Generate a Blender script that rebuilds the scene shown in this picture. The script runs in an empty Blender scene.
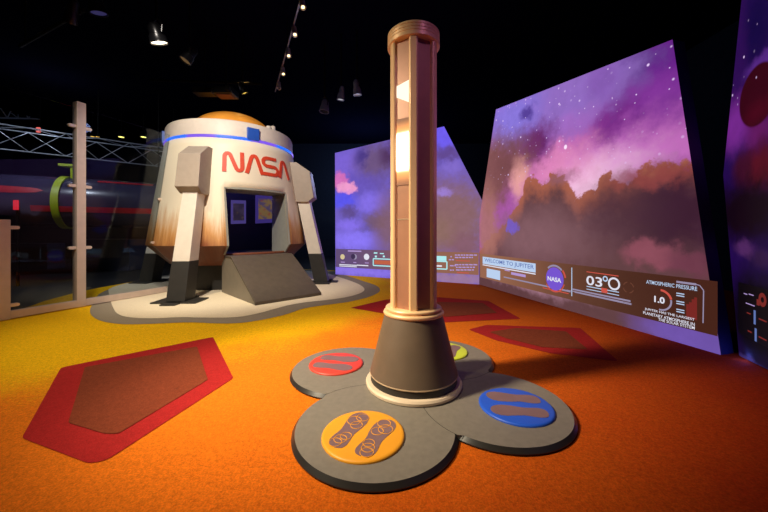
import bpy, bmesh, math, random
from math import sin, cos, pi, atan2, sqrt, asin
from mathutils import Vector, Matrix
random.seed(4)
sc = bpy.context.scene
col = sc.collection
sc.view_settings.view_transform = 'Standard'
sc.view_settings.look = 'None'
sc.view_settings.exposure = 0.0
sc.view_settings.gamma = 1.0
sc.view_settings.use_curve_mapping = False

# ---------------------------------------------------------------- camera
F, HY, CX = 321.5, 232.7, 384.0
cd = bpy.data.cameras.new('camera'); cam = bpy.data.objects.new('camera', cd); col.objects.link(cam)
cam.location = (0, 0, 1); cam.rotation_euler = (pi/2, 0, 0)
cd.sensor_width = 36; cd.lens = F/768*36; cd.shift_y = -(256-HY)/768; cd.clip_start = .05
sc.camera = cam
def ray(x, y): return Vector(((x-CX)/F, 1.0, (HY-y)/F))
EYE = Vector((0, 0, 1))
def at_z(x, y, z=0.0):
    r = ray(x, y); return EYE + r*((z-1)/r.z)
def at_y(x, y, Y): return EYE + ray(x, y)*Y
def on_plane(x, y, P, n):
    r = ray(x, y); return EYE + r*((P-EYE).dot(n)/r.dot(n))

# ---------------------------------------------------------------- materials
def lin(c):
    return tuple(((v/255)/12.92 if v/255 <= .04045 else ((v/255+.055)/1.055)**2.4) for v in c)
def mat(name, c, rough=.6, metal=0, var=.12, scale=12, bump=0.0, bscale=60, spec=.5, coat=0):
    m = bpy.data.materials.new(name); m.use_nodes = True
    nt = m.node_tree; b = nt.nodes['Principled BSDF']
    tc = nt.nodes.new('ShaderNodeTexCoord'); n = nt.nodes.new('ShaderNodeTexNoise')
    n.inputs['Scale'].default_value = scale; n.inputs['Detail'].default_value = 4
    nt.links.new(tc.outputs['Object'], n.inputs['Vector'])
    r = nt.nodes.new('ShaderNodeValToRGB'); l = lin(c)
    r.color_ramp.elements[0].position = .3; r.color_ramp.elements[1].position = .7
    r.color_ramp.elements[0].color = tuple(v*(1-var) for v in l)+(1,)
    r.color_ramp.elements[1].color = tuple(min(1, v*(1+var)) for v in l)+(1,)
    nt.links.new(n.outputs['Fac'], r.inputs['Fac']); nt.links.new(r.outputs['Color'], b.inputs['Base Color'])
    b.inputs['Roughness'].default_value = rough; b.inputs['Metallic'].default_value = metal
    b.inputs['Specular IOR Level'].default_value = spec; b.inputs['Coat Weight'].default_value = coat
    if bump:
        n2 = nt.nodes.new('ShaderNodeTexNoise'); n2.inputs['Scale'].default_value = bscale; n2.inputs['Detail'].default_value = 3
        nt.links.new(tc.outputs['Object'], n2.inputs['Vector'])
        bp = nt.nodes.new('ShaderNodeBump'); bp.inputs['Strength'].default_value = bump; bp.inputs['Distance'].default_value = .01
        nt.links.new(n2.outputs['Fac'], bp.inputs['Height']); nt.links.new(bp.outputs['Normal'], b.inputs['Normal'])
    return m
def emit(name, c, s=1.0):
    m = bpy.data.materials.new(name); m.use_nodes = True
    nt = m.node_tree; b = nt.nodes['Principled BSDF']
    b.inputs['Base Color'].default_value = (.01, .01, .01, 1); b.inputs['Roughness'].default_value = .7
    b.inputs['Specular IOR Level'].default_value = .1
    b.inputs['Emission Color'].default_value = lin(c)+(1,); b.inputs['Emission Strength'].default_value = s
    return m

class NT:                                       # a small expression builder over shader nodes
    def __init__(s, m): s.t = m.node_tree
    def new(s, k): return s.t.nodes.new(k)
    def put(s, sock, v):
        if isinstance(v, (int, float)): sock.default_value = v
        elif isinstance(v, tuple): sock.default_value = v if len(v) == 4 or len(sock.default_value) == 3 else v+(1,)
        else: s.t.links.new(v, sock)
    def m(s, op, a, b=0.0, c=None):
        n = s.new('ShaderNodeMath'); n.operation = op; s.put(n.inputs[0], a); s.put(n.inputs[1], b)
        if c is not None: s.put(n.inputs[2], c)
        return n.outputs[0]
    def step(s, v, lo, hi):
        n = s.new('ShaderNodeMapRange'); n.interpolation_type = 'SMOOTHSTEP'; n.clamp = True
        flip = lo > hi
        s.put(n.inputs['Value'], v); s.put(n.inputs['From Min'], min(lo, hi)); s.put(n.inputs['From Max'], max(lo, hi))
        s.put(n.inputs['To Min'], 1.0 if flip else 0.0); s.put(n.inputs['To Max'], 0.0 if flip else 1.0)
        return n.outputs['Result']
    def mix(s, f, a, b):
        n = s.new('ShaderNodeMix'); n.data_type = 'RGBA'
        s.put(n.inputs[0], f); s.put(n.inputs[6], a); s.put(n.inputs[7], b); return n.outputs[2]
    def noise(s, vec, scale, detail=5, rough=.55, dist=0):
        n = s.new('ShaderNodeTexNoise'); s.put(n.inputs['Vector'], vec); n.inputs['Scale'].default_value = scale
        n.inputs['Detail'].default_value = detail; n.inputs['Roughness'].default_value = rough; n.inputs['Distortion'].default_value = dist
        return n
    def xyz(s, x, y, z=0.0):
        n = s.new('ShaderNodeCombineXYZ'); s.put(n.inputs[0], x); s.put(n.inputs[1], y); s.put(n.inputs[2], z); return n.outputs[0]
    def sep(s, v):
        n = s.new('ShaderNodeSeparateXYZ'); s.put(n.inputs[0], v); return n.outputs
    def curve(s, v, pts, lo, hi, vlo, vhi):     # piecewise curve through (x, y) points
        n = s.new('ShaderNodeMapRange'); s.put(n.inputs['Value'], v); n.inputs['From Min'].default_value = lo; n.inputs['From Max'].default_value = hi
        c = s.new('ShaderNodeFloatCurve'); s.put(c.inputs['Value'], n.outputs['Result'])
        cu = c.mapping.curves[0]; P = [((x-lo)/(hi-lo), (y-vlo)/(vhi-vlo)) for x, y in pts]
        cu.points[0].location = P[0]; cu.points[1].location = P[-1]
        for p in P[1:-1]: cu.points.new(*p)
        for p in cu.points: p.handle_type = 'AUTO'
        c.mapping.update()
        return s.m('ADD', s.m('MULTIPLY', c.outputs[0], vhi-vlo), vlo)

# ---------------------------------------------------------------- mesh helpers
WL = {}
class MB:
    def __init__(s): s.v = []; s.f = []; s.mi = []; s.uv = {}
    def add(s, vs, fs, mi=0, uvs=None):
        o = len(s.v); s.v += [Vector(v) for v in vs]
        for f in fs: s.f.append([i+o for i in f]); s.mi.append(mi)
        if uvs:
            for i, u in enumerate(uvs): s.uv[o+i] = u
        return s
    def box(s, c, d, ax=None, mi=0):
        c = Vector(c); X, Y, Z = ax or (Vector((1, 0, 0)), Vector((0, 1, 0)), Vector((0, 0, 1)))
        vs = [c+X*(d[0]/2*a)+Y*(d[1]/2*b)+Z*(d[2]/2*e) for e in (-1, 1) for a, b in ((-1, -1), (1, -1), (1, 1), (-1, 1))]
        return s.add(vs, [(3, 2, 1, 0), (4, 5, 6, 7), (0, 1, 5, 4), (1, 2, 6, 5), (2, 3, 7, 6), (3, 0, 4, 7)], mi)
    def loft(s, rings, mi=0, caps=True):        # rings: lists of equal length, closed loops
        o = len(s.v); n = len(rings[0])
        for r in rings: s.v += [Vector(p) for p in r]
        for k in range(len(rings)-1):
            for i in range(n):
                j = (i+1) % n
                s.f.append([o+k*n+i, o+k*n+j, o+(k+1)*n+j, o+(k+1)*n+i]); s.mi.append(mi)
        if caps:
            s.f.append([o+i for i in reversed(range(n))]); s.mi.append(mi)
            s.f.append([o+(len(rings)-1)*n+i for i in range(n)]); s.mi.append(mi)
        return s
    def prism(s, poly, z0, z1, mi=0):
        return s.loft([[(p[0], p[1], z0) for p in poly], [(p[0], p[1], z1) for p in poly]], mi)
    def lathe(s, prof, c=(0, 0, 0), n=64, mi=0, axis=None):
        c = Vector(c)
        if axis:
            Z = Vector(axis).normalized(); X = Z.orthogonal().normalized(); Y = Z.cross(X)
        else: X, Y, Z = Vector((1, 0, 0)), Vector((0, 1, 0)), Vector((0, 0, 1))
        rings = [[c+X*(max(r, 1e-4)*cos(2*pi*i/n))+Y*(max(r, 1e-4)*sin(2*pi*i/n))+Z*z for i in range(n)] for r, z in prof]
        return s.loft(rings, mi)
    def tube(s, pts, r, n=10, mi=0, closed=False):
        pts = [Vector(p) for p in pts]; rings = []; N = len(pts); prev = None
        for i, p in enumerate(pts):
            a = pts[(i-1) % N] if closed or i > 0 else p; b = pts[(i+1) % N] if closed or i < N-1 else p
            t = (b-a).normalized()
            if prev is None: X = t.orthogonal().normalized()
            else: X = (prev-t*prev.dot(t)).normalized()
            prev = X; Y = t.cross(X)
            rr = r[i] if isinstance(r, (list, tuple)) else r
            rings.append([p+X*(rr*cos(2*pi*k/n))+Y*(rr*sin(2*pi*k/n)) for k in range(n)])
        if closed: rings.append(rings[0])
        return s.loft(rings, mi, not closed)
    def build(s, name, mats, parent=None, smooth=False, bevel=0.0, seg=2):
        me = bpy.data.meshes.new(name)
        off = WL.get(parent.name, Vector()) if parent else Vector()
        me.from_pydata([v-off for v in s.v], [], s.f)
        for m in (mats if isinstance(mats, (list, tuple)) else [mats]): me.materials.append(m)
        for p, i in zip(me.polygons, s.mi): p.material_index = i
        if s.uv:
            l = me.uv_layers.new(name='UVMap')
            for lp in me.loops: l.data[lp.index].uv = s.uv.get(lp.vertex_index, (0, 0))
        bm = bmesh.new(); bm.from_mesh(me)
        if not s.uv: bmesh.ops.remove_doubles(bm, verts=bm.verts, dist=1e-6)
        if not s.uv: bmesh.ops.recalc_face_normals(bm, faces=bm.faces)
        bm.to_mesh(me); bm.free()
        me.update()
        o = bpy.data.objects.new(name, me); col.objects.link(o)
        if parent: o.parent = parent; WL[o.name] = off
        else: WL[o.name] = Vector()
        if bevel:
            b = o.modifiers.new('bevel', 'BEVEL'); b.width = bevel; b.segments = seg; b.limit_method = 'ANGLE'; b.angle_limit = .6
        if smooth:
            for p in me.polygons: p.use_smooth = True
            me.set_sharp_from_angle(angle=.7)
        return o
def tag(o, label, cat, group=None):
    o['label'] = label; o['category'] = cat
    if group: o['group'] = group
    return o
def thing(name, loc, label, cat, group=None):
    o = bpy.data.objects.new(name, None); col.objects.link(o); o.location = loc; o.empty_display_size = .1
    WL[o.name] = Vector(loc); return tag(o, label, cat, group)
def structure(o): o['kind'] = 'structure'; return o
def text_mb(s, P, U, V, n, h, align='LEFT', width=None, bold=0.0):   # lettering as flat mesh on the plane (U, V)
    cu = bpy.data.curves.new('lettering', 'FONT'); cu.body = s; cu.size = 1.0; cu.align_x = align; cu.offset = bold
    cu.fill_mode = 'FRONT'; cu.resolution_u = 3
    ob = bpy.data.objects.new('lettering', cu); col.objects.link(ob)
    dg = bpy.context.evaluated_depsgraph_get(); me = bpy.data.meshes.new_from_object(ob.evaluated_get(dg))
    xs = [v.co.x for v in me.vertices]; ys = [v.co.y for v in me.vertices]
    k = h/(max(ys)-min(ys)); kx = width/(max(xs)-min(xs)) if width else k
    x0 = min(xs) if width else 0; y0 = min(ys)
    mb = MB(); mb.add([P+U*((v.co.x-x0)*kx)+V*((v.co.y-y0)*k)+n*.0 for v in me.vertices], [list(p.vertices) for p in me.polygons])
    bpy.data.objects.remove(ob); bpy.data.curves.remove(cu); bpy.data.meshes.remove(me)
    return mb

M = {}
M['black_wall'] = mat('black wall paint', (28, 34, 46), .9, bump=.1, spec=.1)
M['black_ceiling'] = mat('black ceiling paint', (6, 7, 20), .95, spec=0)
M['dark_floor'] = mat('dark floor', (22, 22, 26), .6)
M['cone'] = mat('dark taupe paint', (108, 93, 78), .42, var=.06)
M['pad'] = mat('charcoal rubber', (128, 121, 111), .55, var=.08, scale=30, bump=.06, bscale=200)
M['pad_edge'] = mat('black rubber edge', (44, 43, 42), .28, var=.1)
M['bronze'] = mat('copper bronze paint', (242, 200, 150), .36, metal=.2, var=.02)
M['bronze_panel'] = mat('brown bronze panel', (172, 124, 98), .42, metal=.2, var=.06)
M['cream_ring'] = mat('cream ring paint', (226, 205, 178), .4, var=.04)
M['lamp_grey'] = mat('grey lamp housing', (120, 120, 128), .4, metal=.3)
M['seam'] = mat('pale seam', (190, 165, 135), .4)
M['black'] = mat('black metal', (7, 7, 8), .8, spec=.1)
M['black_gloss'] = mat('dark lamp housing', (24, 24, 27), .3, metal=.5)
M['steel'] = mat('brushed steel', (212, 192, 180), .38, metal=.3, var=.05)
M['clip'] = mat('satin clip', (225, 205, 190), .3, metal=.4, var=.04)
M['taupe'] = mat('taupe grey paint', (165, 150, 134), .55, var=.05)
M['strut'] = mat('off white strut paint', (222, 212, 196), .5, var=.04)
M['boot'] = mat('black boot paint', (46, 44, 41), .5, var=.1)
M['ramp'] = mat('grey brown ramp tread', (88, 77, 64), .5, var=.1, bump=.08, bscale=150)
M['ramp_side'] = mat('grey ramp side', (128, 119, 104), .5, var=.05)
M['drum'] = mat('grey cream top', (214, 202, 188), .5, var=.04)
M['blue_tab'] = mat('blue tab', (30, 78, 172), .4)
M['letter'] = mat('orange red letter paint', (216, 68, 34), .55, var=.05)
M['jamb'] = mat('grey jamb', (150, 150, 140), .6, var=.06)
M['navy'] = mat('navy board', (26, 22, 48), .6)
M['screen_back'] = mat('screen carcass dark', (34, 36, 84), .6)
M['truss'] = mat('aluminium truss', (170, 174, 184), .4, metal=.3)
M['print'] = mat('grey purple print', (128, 100, 104), .5, var=.08)

# ---------------------------------------------------------------- room shell
# floor: one mesh; carpet, inlaid shapes are faces of it
def carpet(name, c, c2=None, sp=.22):
    m = bpy.data.materials.new(name); m.use_nodes = True; g = NT(m); b = m.node_tree.nodes['Principled BSDF']
    tc = g.new('ShaderNodeTexCoord').outputs['Object']
    base = lin(c)
    if c2:
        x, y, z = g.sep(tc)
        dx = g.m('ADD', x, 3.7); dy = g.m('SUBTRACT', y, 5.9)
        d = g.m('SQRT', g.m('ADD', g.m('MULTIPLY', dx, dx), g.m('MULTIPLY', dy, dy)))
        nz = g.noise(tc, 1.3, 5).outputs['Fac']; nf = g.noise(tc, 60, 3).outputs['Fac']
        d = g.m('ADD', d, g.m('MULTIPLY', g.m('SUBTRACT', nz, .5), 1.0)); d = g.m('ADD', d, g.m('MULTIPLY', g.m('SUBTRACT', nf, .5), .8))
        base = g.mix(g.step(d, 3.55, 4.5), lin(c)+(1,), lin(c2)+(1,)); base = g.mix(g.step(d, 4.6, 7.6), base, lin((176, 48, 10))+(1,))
    n = g.noise(tc, 150, 3, .7).outputs['Fac']; n2 = g.noise(tc, 45, 4, .7).outputs['Fac']
    k = g.m('ADD', g.m('MULTIPLY', g.step(n, .3, .7), sp*2), g.m('MULTIPLY', g.step(n2, .3, .7), sp))
    k = g.m('ADD', k, 1-sp*1.5)
    vm = g.new('ShaderNodeVectorMath'); vm.operation = 'SCALE'; g.put(vm.inputs[0], base if not isinstance(base, tuple) else base); g.put(vm.inputs['Scale'], k)
    g.put(b.inputs['Base Color'], vm.outputs[0]); b.inputs['Roughness'].default_value = .95; b.inputs['Specular IOR Level'].default_value = .1
    bp = g.new('ShaderNodeBump'); bp.inputs['Strength'].default_value = .5; bp.inputs['Distance'].default_value = .008
    g.put(bp.inputs['Height'], n); g.put(b.inputs['Normal'], bp.outputs[0]); b.inputs['Sheen Weight'].default_value = .0
    return m
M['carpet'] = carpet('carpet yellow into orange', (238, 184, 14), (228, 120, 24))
M['carpet_red'] = carpet('carpet dark red', (168, 38, 38))
M['carpet_brown'] = carpet('carpet brown', (128, 60, 38))
M['carpet_grey'] = carpet('carpet grey', (150, 138, 120), sp=.1)
M['carpet_beige'] = carpet('carpet beige', (232, 216, 186), sp=.08)
def smooth_poly(pts, it=3, closed=True):
    for _ in range(it):
        q = []
        for i in range(len(pts)):
            a, b = pts[i], pts[(i+1) % len(pts)]
            q += [(a[0]*.75+b[0]*.25, a[1]*.75+b[1]*.25), (a[0]*.25+b[0]*.75, a[1]*.25+b[1]*.75)]
        pts = q
    return pts
def round_poly(pts, r):
    q = []; N = len(pts)
    for i in range(N):
        p = Vector(pts[i]); a = Vector(pts[i-1]); b = Vector(pts[(i+1) % N])
        da = (a-p).normalized(); db = (b-p).normalized()
        for k in range(6):
            t = k/5; A = p+da*r; B = p+db*r
            q.append(tuple(A*(1-t)**2+p*2*t*(1-t)+B*t*t))
    return q
def gp(pts): return [tuple(at_z(x, y).xy) for x, y in pts]
fl = MB()
fl.add([(-15, -3.5, 0), (6, -3.5, 0), (6, 13, 0), (-15, 13, 0)], [(0, 1, 2, 3)], 0)
def sheet(poly, z, mi): fl.add([(p[0], p[1], z) for p in poly], [list(range(len(poly)))], mi)
cp = [(-5.6, -3.4), (5.9, -3.4), (5.9, 7.5), (2.6, 7.6), (-1.1, 8.4), (-3.2, 9.2), (-5, 8.2)]+gp([(97, 288.3), (75, 293), (45, 301), (20, 310)])+[(-4.8, 3.6)]
sheet(cp, .004, 1)
C = Vector((-3.0, 6.4, 0))
front = gp([(88.5, 313), (97, 321), (118, 324.8), (140, 324.8), (168, 323.6), (192, 322.6), (214, 324), (238, 324), (262, 320.5), (290, 314), (303, 308.5), (330, 304.8), (350, 302.2), (371, 297), (381.5, 291.3), (377, 285.7), (363, 281.5), (352, 277.5), (338, 273.5)])
outer = front+[(-1.2, 8.3), (-2.6, 8.9), (-4.3, 8.6), (-5.3, 7.4)]+gp([(101, 291), (93, 303)])
beige = gp([(112, 306.5), (117, 315.5), (132, 318.8), (155, 319.3), (180, 317.8), (205, 318.6), (235, 318.6), (258, 314.5), (285, 306.5), (305, 302.8), (330, 300.5), (353, 296.8), (366, 291.3), (362, 286), (350, 281), (336, 276.5)])+[(-1.5, 8.1), (-2.7, 8.6), (-4.1, 8.3), (-5.0, 7.3)]+gp([(108, 287), (109, 296)])
sheet(smooth_poly(outer, 2), .007, 4); sheet(smooth_poly(beige, 2), .010, 5)
for out, inn in (
    ([(61, 368.4), (213, 337.6), (233.4, 379), (106.5, 461.8), (88.7, 465), (21.7, 439.3)], [(84.8, 368.4), (197, 347.5), (207.8, 381), (118.3, 435.4), (104.5, 435.4), (68.2, 424.4)]),
    ([(350.5, 308.3), (386, 300), (437.7, 297.6), (488.4, 301.3), (521, 319.3), (443.5, 322.9), (384, 314)], [(392, 306), (437, 302.5), (483, 303.6), (497, 313.5), (446, 317.5)]),
    ([(468.5, 330.2), (486.5, 325.5), (580.2, 328.6), (618.5, 362.2), (551, 354.2), (496, 341)], [(489, 332.8), (515.8, 328.9), (566, 332.3), (588, 350.5), (543, 348.3), (507, 339.5)])):
    sheet(round_poly(gp(out), .03), .007, 2); sheet(round_poly(gp(inn), .02), .010, 3)
structure(fl.build('floor', [M['dark_floor'], M['carpet'], M['carpet_red'], M['carpet_brown'], M['carpet_grey'], M['carpet_beige']]))
CZ = 4.6
structure(MB().box((-4.5, 4.75, CZ+.05), (21, 16.5, .1)).build('ceiling', M['black_ceiling']))
structure(MB().box((-4.5, 13.05, 2.3), (21, .1, 4.6)).build('wall_back', M['black_wall']))
structure(MB().box((6.05, 4.75, 2.3), (.1, 16.5, 4.6)).build('wall_right', M['black_wall']))
structure(MB().box((-15.05, 4.75, 2.3), (.1, 16.5, 4.6)).build('wall_left', M['black_wall']))
structure(MB().box((-4.5, -3.55, 2.3), (21, .1, 4.6)).build('wall_front', M['black_wall']))

# ---------------------------------------------------------------- projection walls
class Wall:
    """a vertical projection wall through two floor points; all content is laid out in metres on it"""
    def __init__(s, name, A, B, outline_px, label, thick=.15):
        s.A = Vector((A.x, A.y, 0)); d = Vector((B.x-A.x, B.y-A.y, 0)); s.U = d.normalized(); s.V = Vector((0, 0, 1))
        s.n = s.U.cross(s.V)
        if s.n.dot(EYE-s.A) < 0: s.n = -s.n
        s.root = thing(name, s.A, label, 'projection screen', 'projection screens')
        s.pts = [s.uz(*p) if len(p) == 2 else (p[0], p[1]) for p in outline_px]
    def uz(s, x, y):
        p = on_plane(x, y, s.A, s.n); return ((p-s.A).dot(s.U), p.z)
    def P(s, u, z, k=0.0): return s.A+s.U*u+s.V*z+s.n*k
    def px(s, x, y, k=0.0): return s.P(*s.uz(x, y), k)
    def slab(s, m_img, thick=.15):
        mb = MB(); mb.add([s.P(u, z) for u, z in s.pts], [list(range(len(s.pts)))], 0, uvs=s.pts)
        s.img = mb.build('image_surface', m_img, s.root)
        mb = MB(); mb.loft([[s.P(u, z, -.004) for u, z in s.pts], [s.P(u, z, -thick) for u, z in s.pts]])
        mb.build('carcass', M['screen_back'], s.root)
    def quad(s, name, pxs, m, parent, k):
        MB().add([s.px(x, y, k) for x, y in pxs], [list(range(len(pxs)))]).build(name, m, parent)
    def rect(s, mb, x0, x1, yl0, yl1, k):       # level band between two picture columns; heights read at x0
        u0, z0 = s.uz(x0, yl0); _, z1 = s.uz(x0, yl1); u1, _ = s.uz(x1, HY)
        mb.add([s.P(u0, z0, k), s.P(u1, z0, k), s.P(u1, z1, k), s.P(u0, z1, k)], [(0, 1, 2, 3)])
    def ring(s, mb, x, y, r0, r1, a0, a1, k, n=28):
        u, z = s.uz(x, y)
        vs = []; fs = []
        for i in range(n+1):
            a = a0+(a1-a0)*i/n
            vs += [s.P(u+r0*cos(a), z+r0*sin(a), k), s.P(u+r1*cos(a), z+r1*sin(a), k)]
        for i in range(n): fs.append((2*i, 2*i+1, 2*i+3, 2*i+2))
        mb.add(vs, fs)
    def text(s, name, t, x, y, h, m, parent, x1=None, k=.01, bold=.0):
        u, z = s.uz(x, y); w = (s.uz(x1, HY)[0]-u) if x1 else None
        text_mb(t, s.P(u, z, k), s.U, s.V, s.n, h, width=w, bold=bold).build(name, m, parent)

def image_material(name, W, base, layers, post=None, warp=.35, wscale=1.3, strength=1.0, fwarp=.3):
    """projected picture: soft cloud patches placed in wall metres and broken up by noise"""
    m = bpy.data.materials.new(name); m.use_nodes = True; g = NT(m); b = m.node_tree.nodes['Principled BSDF']
    uvn = g.new('ShaderNodeUVMap'); uvn.uv_map = 'UVMap'; uv = uvn.outputs[0]
    u, z, _ = g.sep(uv)
    nz = g.noise(uv, wscale, 7, .6); nr = g.sep(nz.outputs['Color'])
    fine = g.noise(uv, wscale*3.2, 6, .62)
    du = g.m('MULTIPLY', g.m('SUBTRACT', nr[0], .5), warp*2); dz = g.m('MULTIPLY', g.m('SUBTRACT', nr[1], .5), warp*2)
    fr_ = g.sep(fine.outputs['Color'])
    uw = g.m('ADD', g.m('ADD', u, du), g.m('MULTIPLY', g.m('SUBTRACT', fr_[0], .5), fwarp)); zw = g.m('ADD', g.m('ADD', z, dz), g.m('MULTIPLY', g.m('SUBTRACT', fr_[1], .5), fwarp))
    c = lin(base)+(1,)
    for L in layers:
        if L[0] == 'blob':
            _, x, y, rx, ry, cc, soft, op = L[:8]
            cu, cz = W.uz(x, y); ru = abs(W.uz(x+rx, y)[0]-W.uz(x-rx, y)[0])/2; rz = abs(W.uz(x, y-ry)[1]-W.uz(x, y+ry)[1])/2
            a = g.m('DIVIDE', g.m('SUBTRACT', uw, cu), ru); e = g.m('DIVIDE', g.m('SUBTRACT', zw, cz), rz)
            d = g.m('SQRT', g.m('ADD', g.m('MULTIPLY', a, a), g.m('MULTIPLY', e, e)))
            d = g.m('ADD', d, g.m('MULTIPLY', g.m('SUBTRACT', fine.outputs['Fac'], .5), .9*soft))
            f = g.m('MULTIPLY', g.step(d, 1+soft, max(0.0, 1-soft)), op)
            c = g.mix(f, c, lin(cc)+(1,))
        elif L[0] == 'disc':                    # sharp round body
            _, x, y, rx, ry, cc, soft, op = L[:8]
            cu, cz = W.uz(x, y); ru = abs(W.uz(x+rx, y)[0]-W.uz(x-rx, y)[0])/2; rz = abs(W.uz(x, y-ry)[1]-W.uz(x, y+ry)[1])/2
            a = g.m('DIVIDE', g.m('SUBTRACT', u, cu), ru); e = g.m('DIVIDE', g.m('SUBTRACT', z, cz), rz)
            d = g.m('SQRT', g.m('ADD', g.m('MULTIPLY', a, a), g.m('MULTIPLY', e, e)))
            c = g.mix(g.m('MULTIPLY', g.step(d, 1+soft, 1-soft), op), c, lin(cc)+(1,))
        elif L[0] == 'sky':                     # everything below a skyline curve becomes cloud
            _, pts, c_top, c_deep, soft, band = L
            P = sorted(W.uz(*p) for p in pts); lo, hi = P[0][0], P[-1][0]
            sk = g.curve(u, P, lo, hi, 0.0, 4.0)
            h = g.m('SUBTRACT', sk, z)
            h = g.m('ADD', h, g.m('MULTIPLY', g.m('SUBTRACT', fine.outputs['Fac'], .5), .42)); h = g.m('ADD', h, g.m('MULTIPLY', g.m('SUBTRACT', g.noise(uv, 13, 4, .6).outputs['Fac'], .5), .2))
            cl = g.mix(g.step(g.m('ADD', h, g.m('MULTIPLY', g.m('SUBTRACT', nz.outputs['Fac'], .5), .5)), 0.0, band), lin(c_top)+(1,), lin(c_deep)+(1,))
            c = g.mix(g.step(h, -soft, soft), c, cl)
        elif L[0] == 'stars':
            _, sc_, y0, y1 = L
            v = g.new('ShaderNodeTexVoronoi'); v.inputs['Scale'].default_value = sc_; g.put(v.inputs['Vector'], uv)
            s1 = g.step(v.outputs['Distance'], .17, .06); r = g.sep(v.outputs['Color'])[0]
            f = g.m('MULTIPLY', s1, g.step(r, .35, .9))
            f = g.m('MULTIPLY', f, g.step(z, W.uz(W_X[W.root.name], y1)[1], W.uz(W_X[W.root.name], y0)[1]))
            c = g.mix(f, c, lin((235, 205, 255))+(1,))
    # cloud modelling: slight light and dark folds that belong to the projected picture
    k = g.m('ADD', g.m('MULTIPLY', fine.outputs['Fac'], .36), .8)
    vm = g.new('ShaderNodeVectorMath'); vm.operation = 'SCALE'; g.put(vm.inputs[0], c); g.put(vm.inputs['Scale'], k)
    g.put(b.inputs['Emission Color'], vm.outputs[0]); b.inputs['Emission Strength'].default_value = strength
    b.inputs['Base Color'].default_value = (.02, .02, .02, 1); b.inputs['Roughness'].default_value = .9; b.inputs['Specular IOR Level'].default_value = .05
    return m
W_X = {}
def strip_material(name, cl, cr, u0, u1):
    m = bpy.data.materials.new(name); m.use_nodes = True; g = NT(m); b = m.node_tree.nodes['Principled BSDF']
    uvn = g.new('ShaderNodeUVMap'); uvn.uv_map = 'UVMap'; u, z, _ = g.sep(uvn.outputs[0])
    n = g.noise(uvn.outputs[0], 1.5, 4).outputs['Fac']
    f = g.step(g.m('ADD', u, g.m('MULTIPLY', g.m('SUBTRACT', n, .5), .6)), u0, u1)
    g.put(b.inputs['Emission Color'], g.mix(f, lin(cl)+(1,), lin(cr)+(1,))); b.inputs['Emission Strength'].default_value = 1
    b.inputs['Base Color'].default_value = (.02, .02, .02, 1); b.inputs['Specular IOR Level'].default_value = .05
    return m

# --- wide screen on the right
A = at_z(479.5, 284.7); B = at_z(721, 355.5)
W1 = Wall('projection_screen', A, B, [(479.5, 284.7), (721, 355.5), (672.5, 39.5), (496, 109.5), (479.3, 219)], 'widest projection screen, purple sunset cloudscape with black instrument strip along its bottom')
W_X[W1.root.name] = 600
sky_pts = [(476, 262), (480, 250), (505, 222), (522, 196), (526, 181), (534, 177), (540, 183), (547, 182), (551, 173.5), (559, 173), (570, 186), (578.5, 196), (587, 191), (596, 186), (602, 176), (612, 177), (628, 181), (643, 168), (663, 163), (695, 165), (722, 168)]
W1.slab(image_material('projected sunset clouds', W1, (172, 88, 172), [
    ('blob', 665, 60, 75, 55, (100, 32, 134), .8, 1.0),
    ('blob', 628, 66, 26, 34, (66, 16, 104), .7, 1.0),
    ('blob', 650, 92, 30, 16, (136, 56, 158), .8, .7),
    ('blob', 606, 112, 20, 26, (112, 32, 126), .8, .85),
    ('blob', 650, 152, 70, 20, (196, 112, 188), .8, .85),
    ('blob', 586, 186, 40, 26, (250, 200, 230), .9, .95),
    ('blob', 552, 165, 32, 20, (232, 140, 190), .8, .8),
    ('blob', 552, 105, 60, 36, (146, 108, 194), .35, 1.0),
    ('blob', 508, 122, 26, 28, (138, 120, 222), .6, .95),
    ('blob', 600, 80, 14, 20, (132, 88, 176), .6, .8),
    ('blob', 570, 126, 24, 12, (162, 106, 194), .7, .8),
    ('blob', 534, 142, 17, 17, (104, 34, 100), .7, .95),
    ('blob', 527, 112, 7, 6, (80, 56, 146), .7, .9),
    ('blob', 492, 172, 18, 36, (134, 84, 86), .5, 1.0),
    ('blob', 510, 160, 18, 22, (122, 74, 78), .7, .95),
    ('blob', 519, 180, 7, 18, (240, 168, 160), .8, .85),
    ('sky', sky_pts, (168, 96, 76), (96, 62, 66), .03, .4),
    ('blob', 560, 176, 14, 6, (140, 92, 110), .8, .6),
    ('blob', 672, 210, 58, 40, (58, 28, 48), .6, .95),
    ('blob', 612, 215, 34, 30, (78, 46, 58), .8, .85),
    ('blob', 655, 176, 44, 8, (146, 66, 66), .8, .7),
    ('blob', 530, 238, 42, 26, (138, 98, 106), .8, .8),
    ('blob', 648, 254, 28, 14, (142, 76, 92), .45, .9),
    ('blob', 690, 262, 26, 12, (112, 58, 76), .5, .85),
    ('blob', 720, 235, 20, 26, (64, 34, 54), .7, .8),
    ('blob', 487, 225, 9, 36, (172, 114, 106), .5, .85),
    ('blob', 512, 225, 6, 7, (116, 92, 200), .25, .85),
    ('blob', 540, 280, 60, 12, (170, 124, 142), .6, .9),
    ('blob', 690, 338, 60, 20, (112, 84, 172), .6, .95),
    ('stars', 9, 140, 185), ('stars', 16, 140, 180),
    ('disc', 565.5, 147, 1.5, 2.2, (255, 230, 255), .3, 1.0),
    ], warp=.16, wscale=1.7))
def band(W, name, u0, u1, z0, z1, m, k=.004):
    return MB().add([W.P(u0, z0, k), W.P(u1, z0, k), W.P(u1, z1, k), W.P(u0, z1, k)], [(0, 1, 2, 3)], uvs=[(u0, z0), (u1, z0), (u1, z1), (u0, z1)]).build(name, m, W.root)
L1 = W1.uz(721, 355.5)[0]
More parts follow.
